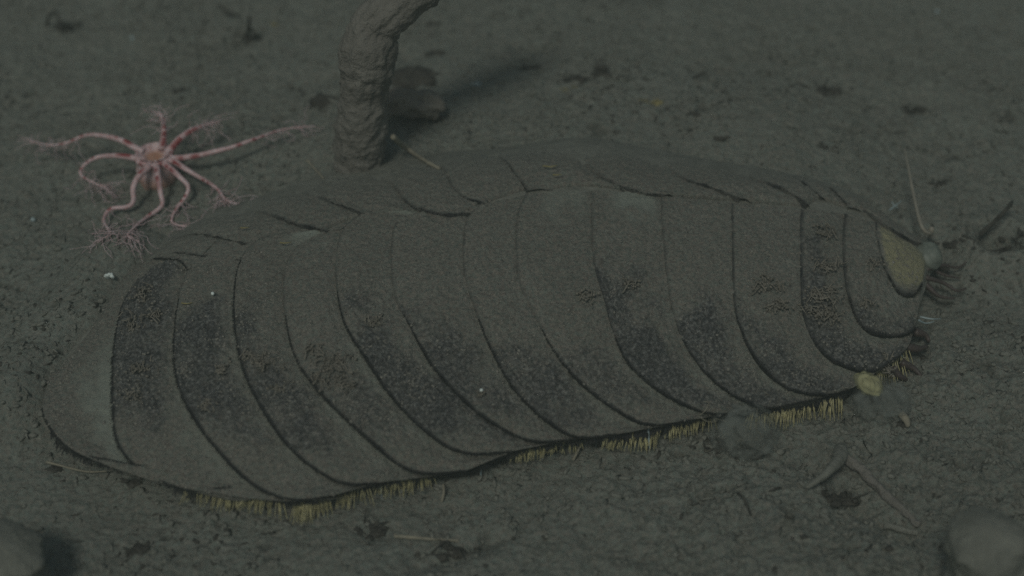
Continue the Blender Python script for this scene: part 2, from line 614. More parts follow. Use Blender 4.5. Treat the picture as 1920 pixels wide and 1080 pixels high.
gx, gy = axis(-1.36, 1.36, 0.0033, 60), axis(-0.78, 1.20, 0.0033, 60)
GX, GY = np.meshgrid(gx, gy, indexing='ij')
GZ, GP = ground_z(GX, GY)
seabed = mesh_obj("seabed", np.stack([GX, GY, GZ], -1).reshape(-1, 3), grid_faces(len(gx), len(gy)), M_SEABED, attrs={"pit": GP})
tag(seabed, "grey-green silty seabed of soft crumbled mud", None, None, "structure")


def gz(x, y):
    return float(ground_z(np.array([x]), np.array([y]))[0][0])


def on_ground(px, py, up=0.0):
    p = at(px, py)
    for _ in range(8):
        p = at(px, py, gz(p[0], p[1]) + up)
    return p


# ------------------------------------------------------------------ the scale worm
worm_base = back(np.array([7.0]), np.array([0.0]))[0]
worm = empty("scale_worm", (worm_base[0], worm_base[1], 0), "large flat scale worm lying in the mud, overlapping silt-covered plates and golden bristles", "scale worm")
# one continuous body under the plates
ss, vv = np.meshgrid(np.linspace(0.25, 13.9, 240), np.linspace(-0.95, 0.95, 80), indexing='ij')
top = back(ss, vv, -0.006 - 0.012 * sstep(-.7, -.9, vv))
ring_s = np.linspace(0.25, 13.9, 240)
low_n = back(ring_s, np.full(240, -0.86), -0.05)
low_n[:, 2] = -0.03
low_f = back(ring_s, np.full(240, 0.93), -0.05)
low_f[:, 2] = -0.03
Bv = np.concatenate([low_n[:, None], top, low_f[:, None]], 1)
mesh_obj("body", Bv.reshape(-1, 3), grid_faces(240, 82, True), M_MUD, worm)

EDGE = [
    [(1641, 418), (1643, 440), (1650, 475), (1665, 522), (1688, 553), (1712, 556), (1727, 535)],
    [(1583, 402), (1580, 440), (1580, 500), (1590, 560), (1612, 610), (1645, 633), (1682, 633), (1712, 618)],
    [(1503, 392), (1500, 430), (1500, 550), (1511, 610), (1540, 660), (1580, 690), (1640, 697), (1695, 660)],
    [(1372, 380), (1371, 430), (1375, 560), (1390, 622), (1420, 682), (1470, 725), (1530, 743), (1590, 733)],
    [(1240, 368), (1241, 420), (1250, 520), (1265, 600), (1292, 662), (1340, 718), (1400, 760), (1450, 768), (1530, 752)],
    [(1110, 358), (1107, 405), (1112, 490), (1130, 560), (1160, 650), (1200, 710), (1265, 755), (1330, 776), (1400, 772)],
    [(985, 366), (968, 410), (972, 520), (1002, 592), (1032, 652), (1082, 714), (1145, 768), (1215, 800), (1300, 790)],
    [(900, 385), (873, 415), (870, 500), (887, 575), (920, 660), (970, 740), (1035, 800), (1085, 820), (1160, 818)],
    [(790, 399), (738, 425), (738, 540), (770, 620), (812, 692), (880, 762), (930, 802), (1000, 832), (1080, 826)],
    [(725, 399), (690, 401), (648, 425), (632, 485), (640, 590), (682, 672), (742, 760), (822, 833), (885, 854), (960, 850)],
    [(642, 432), (590, 448), (545, 478), (530, 540), (548, 655), (592, 732), (672, 812), (745, 872), (805, 890), (875, 884)],
    [(600, 437), (545, 438), (490, 452), (452, 495), (438, 580), (450, 678), (482, 752), (532, 832), (592, 882), (650, 908), (705, 910)],
    [(440, 488), (375, 487), (345, 530), (329, 620), (332, 705), (362, 785), (412, 852), (462, 902), (512, 932), (562, 942), (615, 933)],
    [(345, 510), (295, 500), (248, 545), (223, 600), (213, 690), (214, 780), (222, 835), (250, 872), (315, 908), (370, 920), (432, 916)],
    [(300, 489), (240, 510), (190, 590), (135, 672), (97, 712), (83, 760), (92, 803), (135, 848), (200, 868), (270, 880)],
]
RIGHT0 = [(1648, 420), (1685, 444), (1718, 464), (1735, 492), (1730, 530)]
NT, NA = 230, 76
E = [sv_curve(e, NT) for e in EDGE]
R0 = sv_curve(RIGHT0, NT)
# dark pigment of each plate: (strength, t start, t end, a end)
DARK = [(.35, .05, .98, -.08), (.72, .22, .98, .45), (.95, .10, .98, .52), (.85, .30, .80, .58), (.88, .25, .78, .62), (.9, .22, .72, .72), (.62, .33, .66, .75),
        (.72, .32, .70, .75), (.72, .34, .70, .85), (.95, .40, .72, 1.1), (.55, .44, .66, .8), (.85, .42, .68, .7), (.92, .34, .68, .75), (.95, .14, .55, .75), (0, .3, .6, .5)]
PALE_TOP = {5: .8, 6: .4, 9: .6, 11: .95, 12: .25}


def plate(E0, E1, k, near=True, lift_top=0.004, lift_low=0.016, over=0.32, dark=None, pale=0.0, nt=NT, na=NA, rim_w=0.035, olive=0.0):
    ta = np.linspace(0, 1, nt)
    a = np.concatenate([[-0.012, -0.004], np.linspace(0, 1 + over, na)])
    A, Tt = np.meshgrid(a, ta)
    e0, e1 = E0[:, None], E1[:, None]
    sv = e0 + (e1 - e0) * A[..., None]
    if near:
        sv[..., 1] = np.clip(sv[..., 1], -1.12, 0.6)
    P0 = back(sv[..., 0], sv[..., 1])
    x, y = P0[..., 0] + 3.1 * k, P0[..., 1] + 1.7 * k
    lift = lift_top + (lift_low - lift_top) * sstep(0.1, 0.75, Tt)
    wob = 1 + 0.3 * perlin(Tt * 6 + k * 3.3, A * 2 + k)
    off = lift * wob * (1 - A / 1.25) + 0.0045 * np.sin(np.clip(A, 0, 1) * math.pi) * sstep(0, .3, Tt)
    off = np.where(A > 1, -0.012 * (A - 1) / max(over, 1e-3) + off, off)
    # curl the lower margin downwards a little, soften the top
    n1 = fbm(x, y, 26, 3)
    dmask = np.zeros_like(A)
    if dark and dark[0] > 0:
        st, t0, t1, a1 = dark
        t1n = Tt + 0.10 * fbm(x, y, 7, 3)
        an = A + 0.20 * fbm(x + 9, y, 8, 3)
        dmask = sstep(t0 - .07, t0 + .07, t1n) * sstep(t1 + .12, t1 - .12, t1n) * sstep(a1 + .38, a1 - .22, an)
        dmask = np.clip(st * dmask * (1.05 + 0.35 * fbm(x, y, 14, 3)), 0, 1)
    # thin dark border along the free edge, stronger in the lower half
    edge_len = np.linalg.norm(np.diff(P0[:, 2], axis=0), axis=1).sum()
    wid = np.linalg.norm(P0[:, -1] - P0[:, 2], axis=1)[:, None] + 1e-4
    dist_in = np.clip(A, 0, 9) / (1 + over) * wid
    rim = sstep(((.009 if k < 3 else 0.006) + .004 * sstep(.25, .65, Tt)) if near else .007, 0.0015, dist_in) * ((.75 if k < 4 else 0.40) + (.20 if k < 4 else 0.55) * sstep(.22, .65, Tt) if near else 0.8 * sstep(.75, .25, Tt))
    rim = np.clip(rim * (0.85 + 0.5 * n1), 0, 1) * (sstep(.52, .66, Tt) if k == 14 else 1)
    grain = 0.0022 + 0.0036 * dmask
    off = off + grain * fbm(x, y, 68, 2) + 0.0012 * n1 + 0.003 * dmask * np.abs(fbm(x + 5, y, 38, 2))
    # thickness of the free edge
    off[:, 0] -= 0.016
    off[:, 1] -= 0.003
    pmask = np.zeros_like(A)
    if pale:
        pmask = pale * sstep(.2 if k == 11 else .085, .1 if k == 11 else .02, Tt + 0.03 * n1) * sstep(1.0, .8, A) * sstep(.15, .45, A)
    if not near:
        off = off - 0.022 * sstep(.07, 0, Tt) * sstep(.05, .35, A) - 0.012 * sstep(.35, .8, Tt)
    # clean strip just behind the next plate's free edge
    strip = (.85 if k == 14 else 0.48 if near else 0.0) * sstep(.66 if k != 14 else .55, .97, A + .14 * n1) * sstep(.30, .5, Tt) * sstep(.92, .70, Tt)
    pmask = np.clip(np.maximum(pmask, strip * (1 - dmask)), 0, 1)
    om = np.clip(olive * sstep(.008, .030, dist_in + .006 * n1) * sstep(1.2, .9, A) * sstep(.0, .08, Tt) * (1 - .4 * sstep(.5, .95, A)) * (1 - .4 * sstep(.3, .6, fbm(x, y, 60, 2))), 0, 1)
    P = back(sv[..., 0], sv[..., 1], off)
    o = mesh_obj("scale", P.reshape(-1, 3), grid_faces(nt, len(a)), M_SCALE, worm,
                 attrs={"dark": dmask, "rim": rim, "pale": pmask, "olive": om, "silt": np.zeros_like(A) if near else sstep(.15, .75, sv[..., 1])})
    # coarse silt granules lying on the plate
    if near:
        dens_ = sstep(-.35, .5, fbm(x + 2, y, 9, 3)) * sstep(.05, .35, Tt) * (A < .98) * (A > .03) * (.25 + .9 * sstep(.2, .5, Tt) * sstep(.95, .6, Tt)) * (1 - .75 * np.clip(pmask * 2, 0, 1))
        da = np.gradient(P0[..., 0], axis=0) * np.gradient(P0[..., 1], axis=1) - np.gradient(P0[..., 0], axis=1) * np.gradient(P0[..., 1], axis=0)
        w_ = (dens_ * np.abs(da)).ravel()
        ng = int(min(1700, 26000 * w_.sum() / max(dens_.mean(), 1e-6) * dens_.mean()))
        if ng > 20:
            idx = rng.choice(len(w_), ng, replace=False, p=w_ / w_.sum())
            c = P.reshape(-1, 3)[idx]
            r_ = .0010 + .0022 * rng.uniform(0, 1, ng) ** 2.5
            G_ = ICO_V[None] * (1 + .3 * rng.normal(size=(ng, 12, 1))) * r_[:, None, None] * np.array([1, 1, .75]) + c[:, None] + rng.normal(0, .0012, (ng, 1, 3)) * np.array([1, 1, 0])
            Fg = (ICO_F[None] + (np.arange(ng) * 12)[:, None, None]).reshape(-1, 3)
            g_ = mesh_obj("silt_grains", G_.reshape(-1, 3), Fg, M_GRAIN, o)
            g_["kind"] = "stuff"
    return o, P[:, 2]


def fringe(o, line, dens, ln, out):
    """short dark papillae along a plate's free edge"""
    bag = Bag()
    L = np.concatenate([[0], np.cumsum(np.linalg.norm(np.diff(line, axis=0), axis=1))])
    n = int(L[-1] * dens)
    if n < 2:
        return
    q = np.sort(rng.uniform(0, L[-1], n))
    P = np.stack([np.interp(q, L, line[:, c]) for c in range(3)], 1)
    T = np.stack([np.interp(q, L, np.gradient(line[:, c])) for c in range(3)], 1)
    T /= np.linalg.norm(T, axis=1)[:, None] + 1e-9
    O = np.cross(T, [0, 0, 1.0])
    O *= out
    D = O + np.array([0, 0, -0.55]) + rng.normal(0, .25, (n, 3))
    D /= np.linalg.norm(D, axis=1)[:, None]
    ll = ln * rng.uniform(.5, 1.3, n) * np.clip(.12 + q / (L[-1] * .3), 0, 1)
    for i in range(n):
        u = T[i] * 0.0010
        w = np.cross(u, D[i])
        b = P[i] - D[i] * 0.002
        bag.add(np.array([b + u, b - u * .5 + w, b - u * .5 - w, P[i] + D[i] * ll[i]]), np.array([(0, 1, 3), (1, 2, 3), (2, 0, 3)]))
    V, F = bag.out()
    mesh_obj("fringe", V, F, M_FRINGE, o, smooth=False)["kind"] = "stuff"


for k in range(14, -1, -1):
    e1 = R0 if k == 0 else E[k - 1]
    lt = .005 if k in (9, 10, 11, 12, 13) else .002
    ll = .010 if k in (0, 13) else .016
    o, line = plate(E[k], e1, k, True, lt, ll, dark=DARK[k], pale=PALE_TOP.get(k, 0), over=0.02 if k == 0 else .32, olive=.85 if k == 0 else 0)
    if k == 0:
        o["label"] = "small olive front plate with a dark rim at the head"
    if k == 14:
        o["label"] = "broad pale hindmost plate"
    fringe(o, line[int(NT * (.30 if k != 14 else .62)):], 900, .0055, 1.0)

FEDGE = [
    [(1752, 462), (1720, 462), (1682, 441), (1650, 420), (1624, 399)],
    [(1592, 390), (1560, 356), (1528, 328)],
    [(1540, 373), (1500, 340), (1462, 312)],
    [(1511, 389), (1445, 347), (1405, 332), (1355, 292)],
    [(1386, 376), (1320, 351), (1260, 319), (1200, 268)],
    [(1246, 371), (1180, 359), (1135, 339), (1110, 318), (1080, 282)],
    [(990, 358), (972, 335), (950, 305)],
    [(905, 386), (870, 372), (846, 352), (834, 325), (822, 300)],
    [(880, 407), (800, 403), (770, 389), (745, 355), (715, 322)],
    [(682, 404), (635, 388), (590, 369), (555, 352)],
    [(612, 440), (560, 427), (500, 403), (465, 390)],
    [(478, 463), (430, 452), (390, 443)],
    [(452, 491), (395, 488), (355, 478)],
    [(352, 510), (325, 494), (297, 487), (262, 495), (225, 512)],
]
FT = 110


def far_curve(p):
    c = sv_curve(p, 60)
    d = c[-1] - c[-10]
    d = d / max(np.linalg.norm(d), 1e-6)
    if d[1] < 0.25:
        d[1] = 0.25
    ext = max(0.0, 0.98 - c[-1, 1]) / d[1]
    c = np.vstack([c, c[-1] + d * min(ext, 3.0)])
    return spline(c[[0, 15, 30, 45, 59, 60]], FT)


FE = [far_curve(p) for p in FEDGE]
fr0 = spline(np.array([body_sv(1752, 470), (13.9, 0.3), (13.7, .9)]), FT)
FL = [.010, .003, .003, .008, .007, .007, .002, .003, .007, .006, .007, .004, .004, .010]
for k in range(13, -1, -1):
    e1 = fr0 if k == 0 else FE[k - 1]
    a0 = np.clip(FE[k], [0.05, -.5], [14, 1.05])
    b0 = np.clip(e1, [0.05, -.5], [14, 1.05])
    o, line = plate(a0, b0, k + 40, False, FL[k], 0.0005, over=.3, dark=(.35, .15, .55, .35) if k in (9, 13) else None,
                    pale=.35 if k in (9, 10, 11) else 0, nt=FT, na=50)
    o.name = "scale"
    fringe(o, line[:int(FT * (.35 if k != 13 else .95))], 300 if k != 13 else 900, .003 if k != 13 else .012, 1.0)

# golden bristle bundles under the near margin, each a part
MARGIN = [(85, 790), (110, 828), (150, 853), (200, 868), (270, 880), (310, 905), (350, 920), (430, 916), (470, 922), (540, 942), (600, 936), (660, 915), (740, 905),
          (800, 890), (880, 882), (940, 857), (1030, 832), (1100, 826), (1200, 816), (1260, 802), (1330, 777), (1420, 770), (1500, 760), (1580, 737),
          (1640, 700), (1680, 682), (1700, 660), (1715, 622)]
MX = sv_curve(MARGIN, 500)
MP = proj(back(MX[:, 0], MX[:, 1]))
# (x from, x to, bristles, length, colour)
BUNDLES = [(352, 380, 7, .035, 0), (402, 430, 14, .055, 0), (432, 458, 12, .05, 0), (468, 490, 11, .05, 0), (490, 520, 13, .048, 0), (556, 582, 16, .055, 0), (584, 614, 14, .05, 0),
           (618, 640, 9, .045, 0), (652, 684, 18, .052, 0), (716, 742, 13, .04, 0), (746, 770, 11, .04, 0), (772, 800, 13, .036, 0), (966, 985, 9, .034, 0), (986, 1016, 15, .036, 0),
           (1018, 1044, 12, .035, 0), (1046, 1080, 12, .030, 0), (1136, 1160, 11, .034, 0), (1162, 1186, 11, .035, 0), (1188, 1212, 13, .044, 0), (1213, 1238, 13, .046, 0),
           (1250, 1276, 10, .035, 0), (1282, 1306, 12, .04, 0), (1308, 1334, 12, .042, 0), (1420, 1448, 15, .05, 0), (1450, 1476, 14, .05, 0), (1478, 1504, 12, .045, 0),
           (1506, 1528, 10, .038, 0), (1542, 1560, 9, .05, 0), (1562, 1584, 12, .052, 0), (1654, 1672, 10, .04, 0), (1676, 1692, 11, .042, 0), (1693, 1704, 8, .04, 0)]
for bi, (x0, x1, nb, ln, _) in enumerate(BUNDLES):
    bag = Bag()
    c = 0.5 * (x0 + x1)
    hole = rng.uniform(x0, x1)
    for i in range(int(nb * 2.2)):
        x = rng.uniform(x0, x1)
        if abs(x - hole) < 2.0:
            continue
        j = int(np.argmin(np.abs(MP[:, 0] - x)))
        s, v = MX[j]
        p0 = back(np.array([s]), np.array([v + 0.05]), -0.010)[0]
        p1 = back(np.array([s]), np.array([v - 0.10]), -0.02)[0]
        o2 = p1 - p0
        o2[2] = 0
        o2 /= np.linalg.norm(o2)
        lean = 0.17 * rng.normal() + (x - c) / (x1 - x0) * 0.25 - 0.12
        tdir = np.array([-o2[1], o2[0], 0])
        l2 = ln * rng.uniform(.55, 1.1) * .74 + .021
        d = o2 * 0.80 + tdir * lean + np.array([0, 0, -0.62 + 0.08 * rng.normal()])
        d /= np.linalg.norm(d)
        q = np.linspace(0, 1, 4)[:, None]
        P = p0 + d * l2 * q + np.array([0, 0, -0.008]) * q ** 2
        P[:, 2] = np.maximum(P[:, 2], 0.002)
        V, F = tube(P, [.0011, .0010, .0008, .0004], 4, caps=False)
        bag.add(V, F)
    V, F = bag.out()
    mesh_obj("bristle_bundle", V, F, M_GOLD, worm)
# single glassy blades between the bundles
for (x0, y0, x1, y1) in [(560, 938, 553, 965), (714, 912, 716, 938), (901, 868, 902, 892), (1003, 836, 1005, 858), (1215, 815, 1218, 842), (1116, 826, 1118, 838), (1548, 745, 1556, 764), (1688, 672, 1700, 690)]:
    s, v = body_sv(x0, y0)
    p0 = back(np.array([s]), np.array([v + .04]), -.004)[0]
    p1 = on_ground(x1, y1, .01)
    V, F = tube(spline([p0, (p0 + p1) / 2 + np.array([0, 0, .006]), p1], 8), np.linspace(.0032, .0012, 8), 6, flat=.4)
    put("bristle", (V, F), M_GLASSY, worm)


# tufts of hydroids growing on the plates
def tuft(px, py, n, size):
    s, v = body_sv(px, py)
    c = back(np.array([s]), np.array([v]), .016)[0]
    bag = Bag()
    for i in range(int(n * 1.6)):
        p = c + np.array([rng.normal(0, size * .55), rng.normal(0, size * .45), 0])
        d = np.array([rng.normal(0, .7), rng.normal(-.25, .7), rng.uniform(.4, 1)])
        d /= np.linalg.norm(d)
        l = size * rng.uniform(.10, .38)
        P = np.stack([p - d * .012, p + d * l * .5, p + d * l + rng.normal(0, size * .12, 3)])
        V, F = tube(spline(P, 5), np.linspace(.0017, .0009, 5), 5, .2, 90, seed=i)
        bag.add(V, F)
        bag.add(*blob(p + np.array([rng.normal(0, size * .3), rng.normal(0, size * .3), -.002]), rng.uniform(.0012, .0034, 3), 8, 6, .4, 8, i))
        for _ in range(2):
            d2 = d + rng.normal(0, .7, 3)
            d2 /= np.linalg.norm(d2)
            st = P[1] + (P[2] - P[1]) * rng.uniform(0, .6)
            V, F = tube(np.stack([st, st + d2 * l * .25, st + d2 * l * .45]), [.0012, .0011, .0008], 4)
            bag.add(V, F)
    put("hydroid_tuft", bag.out(), M_TUFT, worm)


for px, py, n, s in [(1545, 560, 22, .028), (1528, 592, 18, .022), (1556, 600, 14, .02), (1545, 505, 12, .022), (1545, 440, 10, .022), (1622, 575, 7, .016), (1440, 540, 16, .025),
                     (1460, 580, 12, .02), (628, 690, 16, .026), (645, 720, 16, .024), (600, 715, 12, .022), (590, 660, 10, .02), (508, 690, 14, .022), (475, 680, 10, .02), (525, 735, 10, .018),
                     (270, 560, 14, .024), (250, 615, 12, .022), (290, 600, 8, .018), (268, 700, 12, .02), (255, 745, 10, .018), (1650, 672, 10, .02), (390, 760, 8, .018), (900, 740, 4, .014),
                     (1660, 690, 12, .02), (1100, 560, 8, .016), (1180, 540, 8, .016), (1640, 500, 8, .016), (420, 700, 7, .016), (700, 610, 7, .015)]:
    tuft(px, py, n, s)

# head end
hp = back(np.array([13.9]), np.array([-.1]))[0]
put("head", blob(at(1737, 482, .055), (.030, .034, .03), 36, 24, .10, 8, 2.0), M_PALE, worm)
for pts, r0 in [([(1738, 505, .05), (1765, 497, .045), (1795, 502, .03), (1812, 492, .03)], .008), ([(1735, 520, .045), (1768, 530, .03), (1795, 545, .02), (1812, 540, .018)], .009),
                ([(1735, 532, .03), (1760, 555, .015), (1790, 560, .012)], .010), ([(1738, 500, .03), (1770, 515, .02), (1800, 522, .012)], .007)]:
    P = spline([at(x, y, z) for x, y, z in pts], 20)
    put("palp", tube(P, np.linspace(r0 * .65, r0 * .2, 20), 9, .12, 30, seed=r0 * 900), M_PALP, worm)
P = spline([at(1746, 440, .07), at(1728, 425, .09), at(1712, 360, .11), at(1704, 318, .12), at(1696, 278, .12)], 26)
put("antenna", tube(P, np.linspace(.0045, .0022, 26), 8, .12, 40), M_FEELER, worm)
put("antenna_base", blob(at(1746, 434, .06), (.007, .007, .012), 20, 14, .15, 8, 4.), M_FEELER, worm)
for pts in [[(1725, 594, .03), (1745, 598, .03), (1764, 598, .02)], [(1722, 600, .03), (1735, 606, .02), (1752, 603, .015)]]:
    put("cirrus", tube(spline([at(x, y, z) for x, y, z in pts], 12), np.linspace(.0022, .001, 12), 6), M_GLASSY, worm)
for pts in [[(1690, 680, .03), (1712, 690, .02), (1728, 705, .012)], [(1672, 690, .03), (1688, 705, .02), (1700, 712, .01)], [(1700, 650, .04), (1720, 655, .03), (1738, 650, .02)],
            [(1716, 622, .03), (1736, 628, .02), (1742, 640, .012)]]:
    put("foot", tube(spline([at(x, y, z) for x, y, z in pts], 12), np.linspace(.009, .004, 12), 8, .25, 40, seed=pts[0][0]), M_PALP, worm)
# far feelers at the tail end
for pts in [[(78, 770, .03), (45, 772, .02), (10, 764, .012), (-20, 760, .012)], [(88, 690, .02), (68, 700, .02), (50, 692, .015)]]:
    put("cirrus", tube(spline([at(x, y, z) for x, y, z in pts], 16), np.linspace(.003, .0012, 16), 6, .2, 40), M_FRINGE, worm)
for x0 in range(95, 1600, 42):
    bag = Bag()
    for i in range(26):
        j = int(np.argmin(np.abs(MP[:, 0] - x0 - rng.uniform(0, 42))))
        sv = MX[j]
        b = back(np.array([sv[0]]), np.array([sv[1] + .015]), -.009)[0] + rng.normal(0, .0022, 3)
        d = np.array([rng.normal(-.1, .35), -1, rng.normal(-.6, .2)]) * .0105 * rng.uniform(.6, 1.3)
        bag.add(*tube(np.stack([b, b + d * .5, b + d]), [.0021, .0017, .0007], 4))
    put("papillae", bag.out(), M_FRINGE, worm)["kind"] = "stuff"

# ------------------------------------------------------------------ pink sea anemone
ac = on_ground(297, 333)
anem = empty("sea_anemone", ac, "pale pink sea anemone with long red-spotted tentacles spread over the mud", "sea anemone")
H = 0.062
prof = [(.038, -.01), (.044, .010), (.042, .030), (.039, .048), (.041, .060), (.039, .066), (.033, .065)]
th = np.linspace(0, 2 * math.pi, 40, endpoint=False)
pr = spline([(a, 0, b) for a, b in prof], 26)
V = np.stack([pr[:, :1] * np.cos(th) + ac[0], pr[:, :1] * np.sin(th) + ac[1], pr[:, 2:] + 0 * th + ac[2]], -1)
V[..., :2] += 0.002 * fbm(V[..., 0], V[..., 2] + V[..., 1], 60, 2)[..., None]
hz = (V[..., 2] - ac[2]) / H
redc = sstep(.80, .88, hz) * sstep(1.12, 1.02, hz) * sstep(.0, .35, np.sin(th * 11 + .4))[None]
mesh_obj("column", V.reshape(-1, 3), grid_faces(26, 40, True), M_FLESH, anem, attrs={"red": redc * .9, "orange": sstep(.6, .1, hz) * .55})
rd = np.linspace(0.001, 0.034, 16)
V = np.stack([rd[:, None] * np.cos(th), rd[:, None] * np.sin(th), 0.052 + 0.013 * (rd / .030)[:, None] ** 2 + .004 * np.exp(-(rd / .01)[:, None] ** 2) + 0 * th], -1)
V[..., 2] += .0012 * np.cos(th * 12)[None] * (rd / .030)[:, None]
mesh_obj("oral_disc", (V + ac).reshape(-1, 3), grid_faces(16, 40, True), M_FLESH, anem,
         attrs={"red": np.zeros(V.shape[:2]), "orange": (sstep(.026, .012, rd)[:, None] * .75 + 0 * th)})
TENT = [
    [(268, 285, .062), (250, 275, .068), (225, 262, .072), (190, 254, .065), (160, 254, .05), (125, 268, .03), (90, 272, .018), (55, 264, .012)],
    [(266, 300, .06), (240, 294, .065), (210, 292, .06), (180, 296, .045), (156, 312, .025), (152, 328, .016), (175, 342, .014), (205, 355, .012)],
    [(278, 314, .06), (262, 328, .058), (250, 352, .045), (250, 378, .022), (238, 388, .016), (208, 392, .014), (195, 412, .012), (205, 438, .012), (190, 450, .01)],
    [(295, 317, .06), (297, 335, .058), (301, 360, .04), (303, 386, .02), (272, 410, .014), (240, 440, .012), (262, 453, .01)],
    [(316, 313, .06), (335, 330, .06), (352, 348, .048), (350, 366, .035), (332, 390, .018), (322, 415, .012), (345, 424, .012), (375, 419, .01)],
    [(328, 304, .06), (350, 318, .062), (372, 331, .052), (405, 352, .032), (424, 375, .016), (448, 384, .012)],
    [(330, 297, .06), (365, 293, .068), (400, 285, .075), (435, 276, .08), (480, 260, .085), (530, 243, .07), (590, 236, .05)],
    [(318, 282, .062), (330, 268, .072), (346, 253, .082), (370, 240, .085), (408, 228, .07)],
    [(304, 278, .062), (306, 262, .08), (307, 240, .10), (305, 222, .115), (298, 211, .118)],
]
for ti, pts in enumerate(TENT):
    raw = []
    for x, y, z in pts:
        g = on_ground(x, y, 0.0)
        h = gz(*at(x, y, max(z + ac[2], g[2]))[:2])
        raw.append(at(x, y, max(z + ac[2], h + .009)))
    cc = ac + np.array([0, 0, .056])
    dd = raw[0] - cc
    raw = [cc + dd / np.linalg.norm(dd) * .026] + raw
    P = spline(raw, 80)
    rr = np.linspace(1, 0, 80)
    R = 0.0010 + 0.0064 * rr ** 1.0
    if ti in (7, 8):
        R = 0.0030 + 0.0060 * rr
    V, F = tube(P, R, 12, .08, 60, caps=False, seed=ti * 2.0)
    V3 = V.reshape(80, 12, 3)
    up = np.einsum('ijk,k->ij', V3 - P[:, None], np.array([0, -.55, .85])) / R[:, None]
    q = np.linspace(0, 1, 80)
    qa = q[:, None]
    Tn = np.gradient(P, axis=0)
    Tn /= np.linalg.norm(Tn, axis=1)[:, None]
    upv = np.array([0, -.55, .85])
    dirv = upv + .45 * np.cross(Tn, upv)
    dirv /= np.linalg.norm(dirv, axis=1)[:, None]
    band = np.einsum('ijk,ik->ij', V3 - P[:, None], dirv) / R[:, None]
    lim = .70 if ti in (7, 8) else .32
    streak = sstep(-.25, .15, fbm(q * 9 + ti * 5, q * 0 + ti, 1.3, 2)) * sstep(lim, lim - .15, q) * sstep(.06, .12, q)
    for c_ in (.48, .55, .63, .72):
        c_ += rng.normal(0, .02)
        streak = np.maximum(streak, sstep(.018, .008, np.abs(q - c_)))
    red = streak[:, None] * sstep(.60, .82, band) * .95
    t = mesh_obj("tentacle", V, F, M_FLESH, anem, attrs={"red": red, "orange": np.zeros_like(red)})
    bag = Bag()
    nf = 34 if ti not in (6,) else 20
    for i in range(nf):
        j = int(79 * (.45 + .55 * rng.beta(1.8, 1.0)))
        if ti in (8, 7):
            j = int(rng.uniform(25, 79))
        p = P[j]
        T = P[min(79, j + 1)] - P[max(0, j - 1)]
        T /= np.linalg.norm(T)
        d = T * rng.normal(1.1, .3) + rng.normal(0, .40, 3) * np.array([1, 1, .3]) + np.array([0, -.1, 0])
        d /= np.linalg.norm(d)
        l = rng.uniform(.03, .085)
        pp = [p]
        for _ in range(6):
            d = d + rng.normal(0, .6, 3) * np.array([1, 1, .4]) + np.array([0, 0, -.12])
            d /= np.linalg.norm(d)
            nx = pp[-1] + d * l / 6
            nx[2] = max(nx[2], gz(nx[0], nx[1]) + .004)
            pp.append(nx)
        bag.add(*tube(spline(pp, 12), np.linspace(.0008, .0005, 12), 4, caps=False))
    V, F = bag.out()
    f = mesh_obj("filaments", V, F, M_FLESH, t, attrs={"red": np.zeros(len(V)), "orange": np.zeros(len(V))})
    f["kind"] = "stuff"

# ------------------------------------------------------------------ upright silted stalk and broken stub beside it
sb = on_ground(672, 315)


def upright(px, py):
    """point above the stalk's foot line at a pixel (same depth as the foot)"""
    r = ray(px, py)
    return CAM + r * ((sb[1] - CAM[1]) / r[1])


P = [sb - np.array([0, 0, .05]), upright(674, 290), upright(679, 220), upright(686, 140), upright(692, 90), upright(706, 52) + np.array([0, .01, 0]),
     upright(745, 20) + np.array([0, .03, 0]), upright(800, -15) + np.array([0, .06, 0]), upright(900, -70) + np.array([0, .12, 0])]
P = spline(P, 170)
q = np.linspace(0, 1, 170)
R = 0.050 + .003 * np.sin(q * 9) - .003 * q + .012 * np.exp(-((q - .50) / .07) ** 2)
stalk = empty("sponge_stalk", sb, "thick upright silt-coated stalk bending to the right behind the worm", "sponge")
put("stem", tube(P, R, 96, .11, 34, seed=3.0), M_STALK, stalk)
bag = Bag()
for i in range(260):
    j = int(rng.uniform(15, 165))
    a = rng.uniform(0, 2 * math.pi)
    c = P[j] + R[j] * .95 * np.array([math.cos(a), -abs(math.sin(a)) * .8, math.sin(a) * .5])
    V, F = blob(c, rng.uniform(.0015, .0015 + .008 * rng.random() ** 2, 3), 10, 8, .35, 8, i)
    bag.add(V, F)
put("silt_knobs", bag.out(), M_STALK, stalk, )["kind"] = "stuff"
P = spline([on_ground(725, 190, .045), on_ground(765, 192, .05), on_ground(800, 195, .045), on_ground(818, 197, .03)], 40)
stub = tag(put("broken_tube", tube(P, np.concatenate([np.linspace(.028, .031, 30), np.linspace(.030, .010, 10)]), 40, .34, 34, seed=8.0), M_STUB, loc=P[0]),
           "short broken tan tube stub lying beside the upright stalk", "tube")
for px, py, lab, r in [(775, 150, "dark lump for the mud overhang and shadow right of the upright stalk", (.065, .04, .022)), (778, 220, "low dark lump standing in for shadow under the broken tube stub", (.058, .02, .014)),
                       (606, 196, "small dark lump standing in for shadow left of the upright stalk", (.03, .025, .02))]:
    p = on_ground(px, py)  # dark-coloured lumps stand in for the shadows around stalk and stub
    tag(put("shade_lump", blob(p, r, 30, 18, .35, 10, px * .1), M_DETRITUS_SHADE, loc=p), lab, "mud lump")

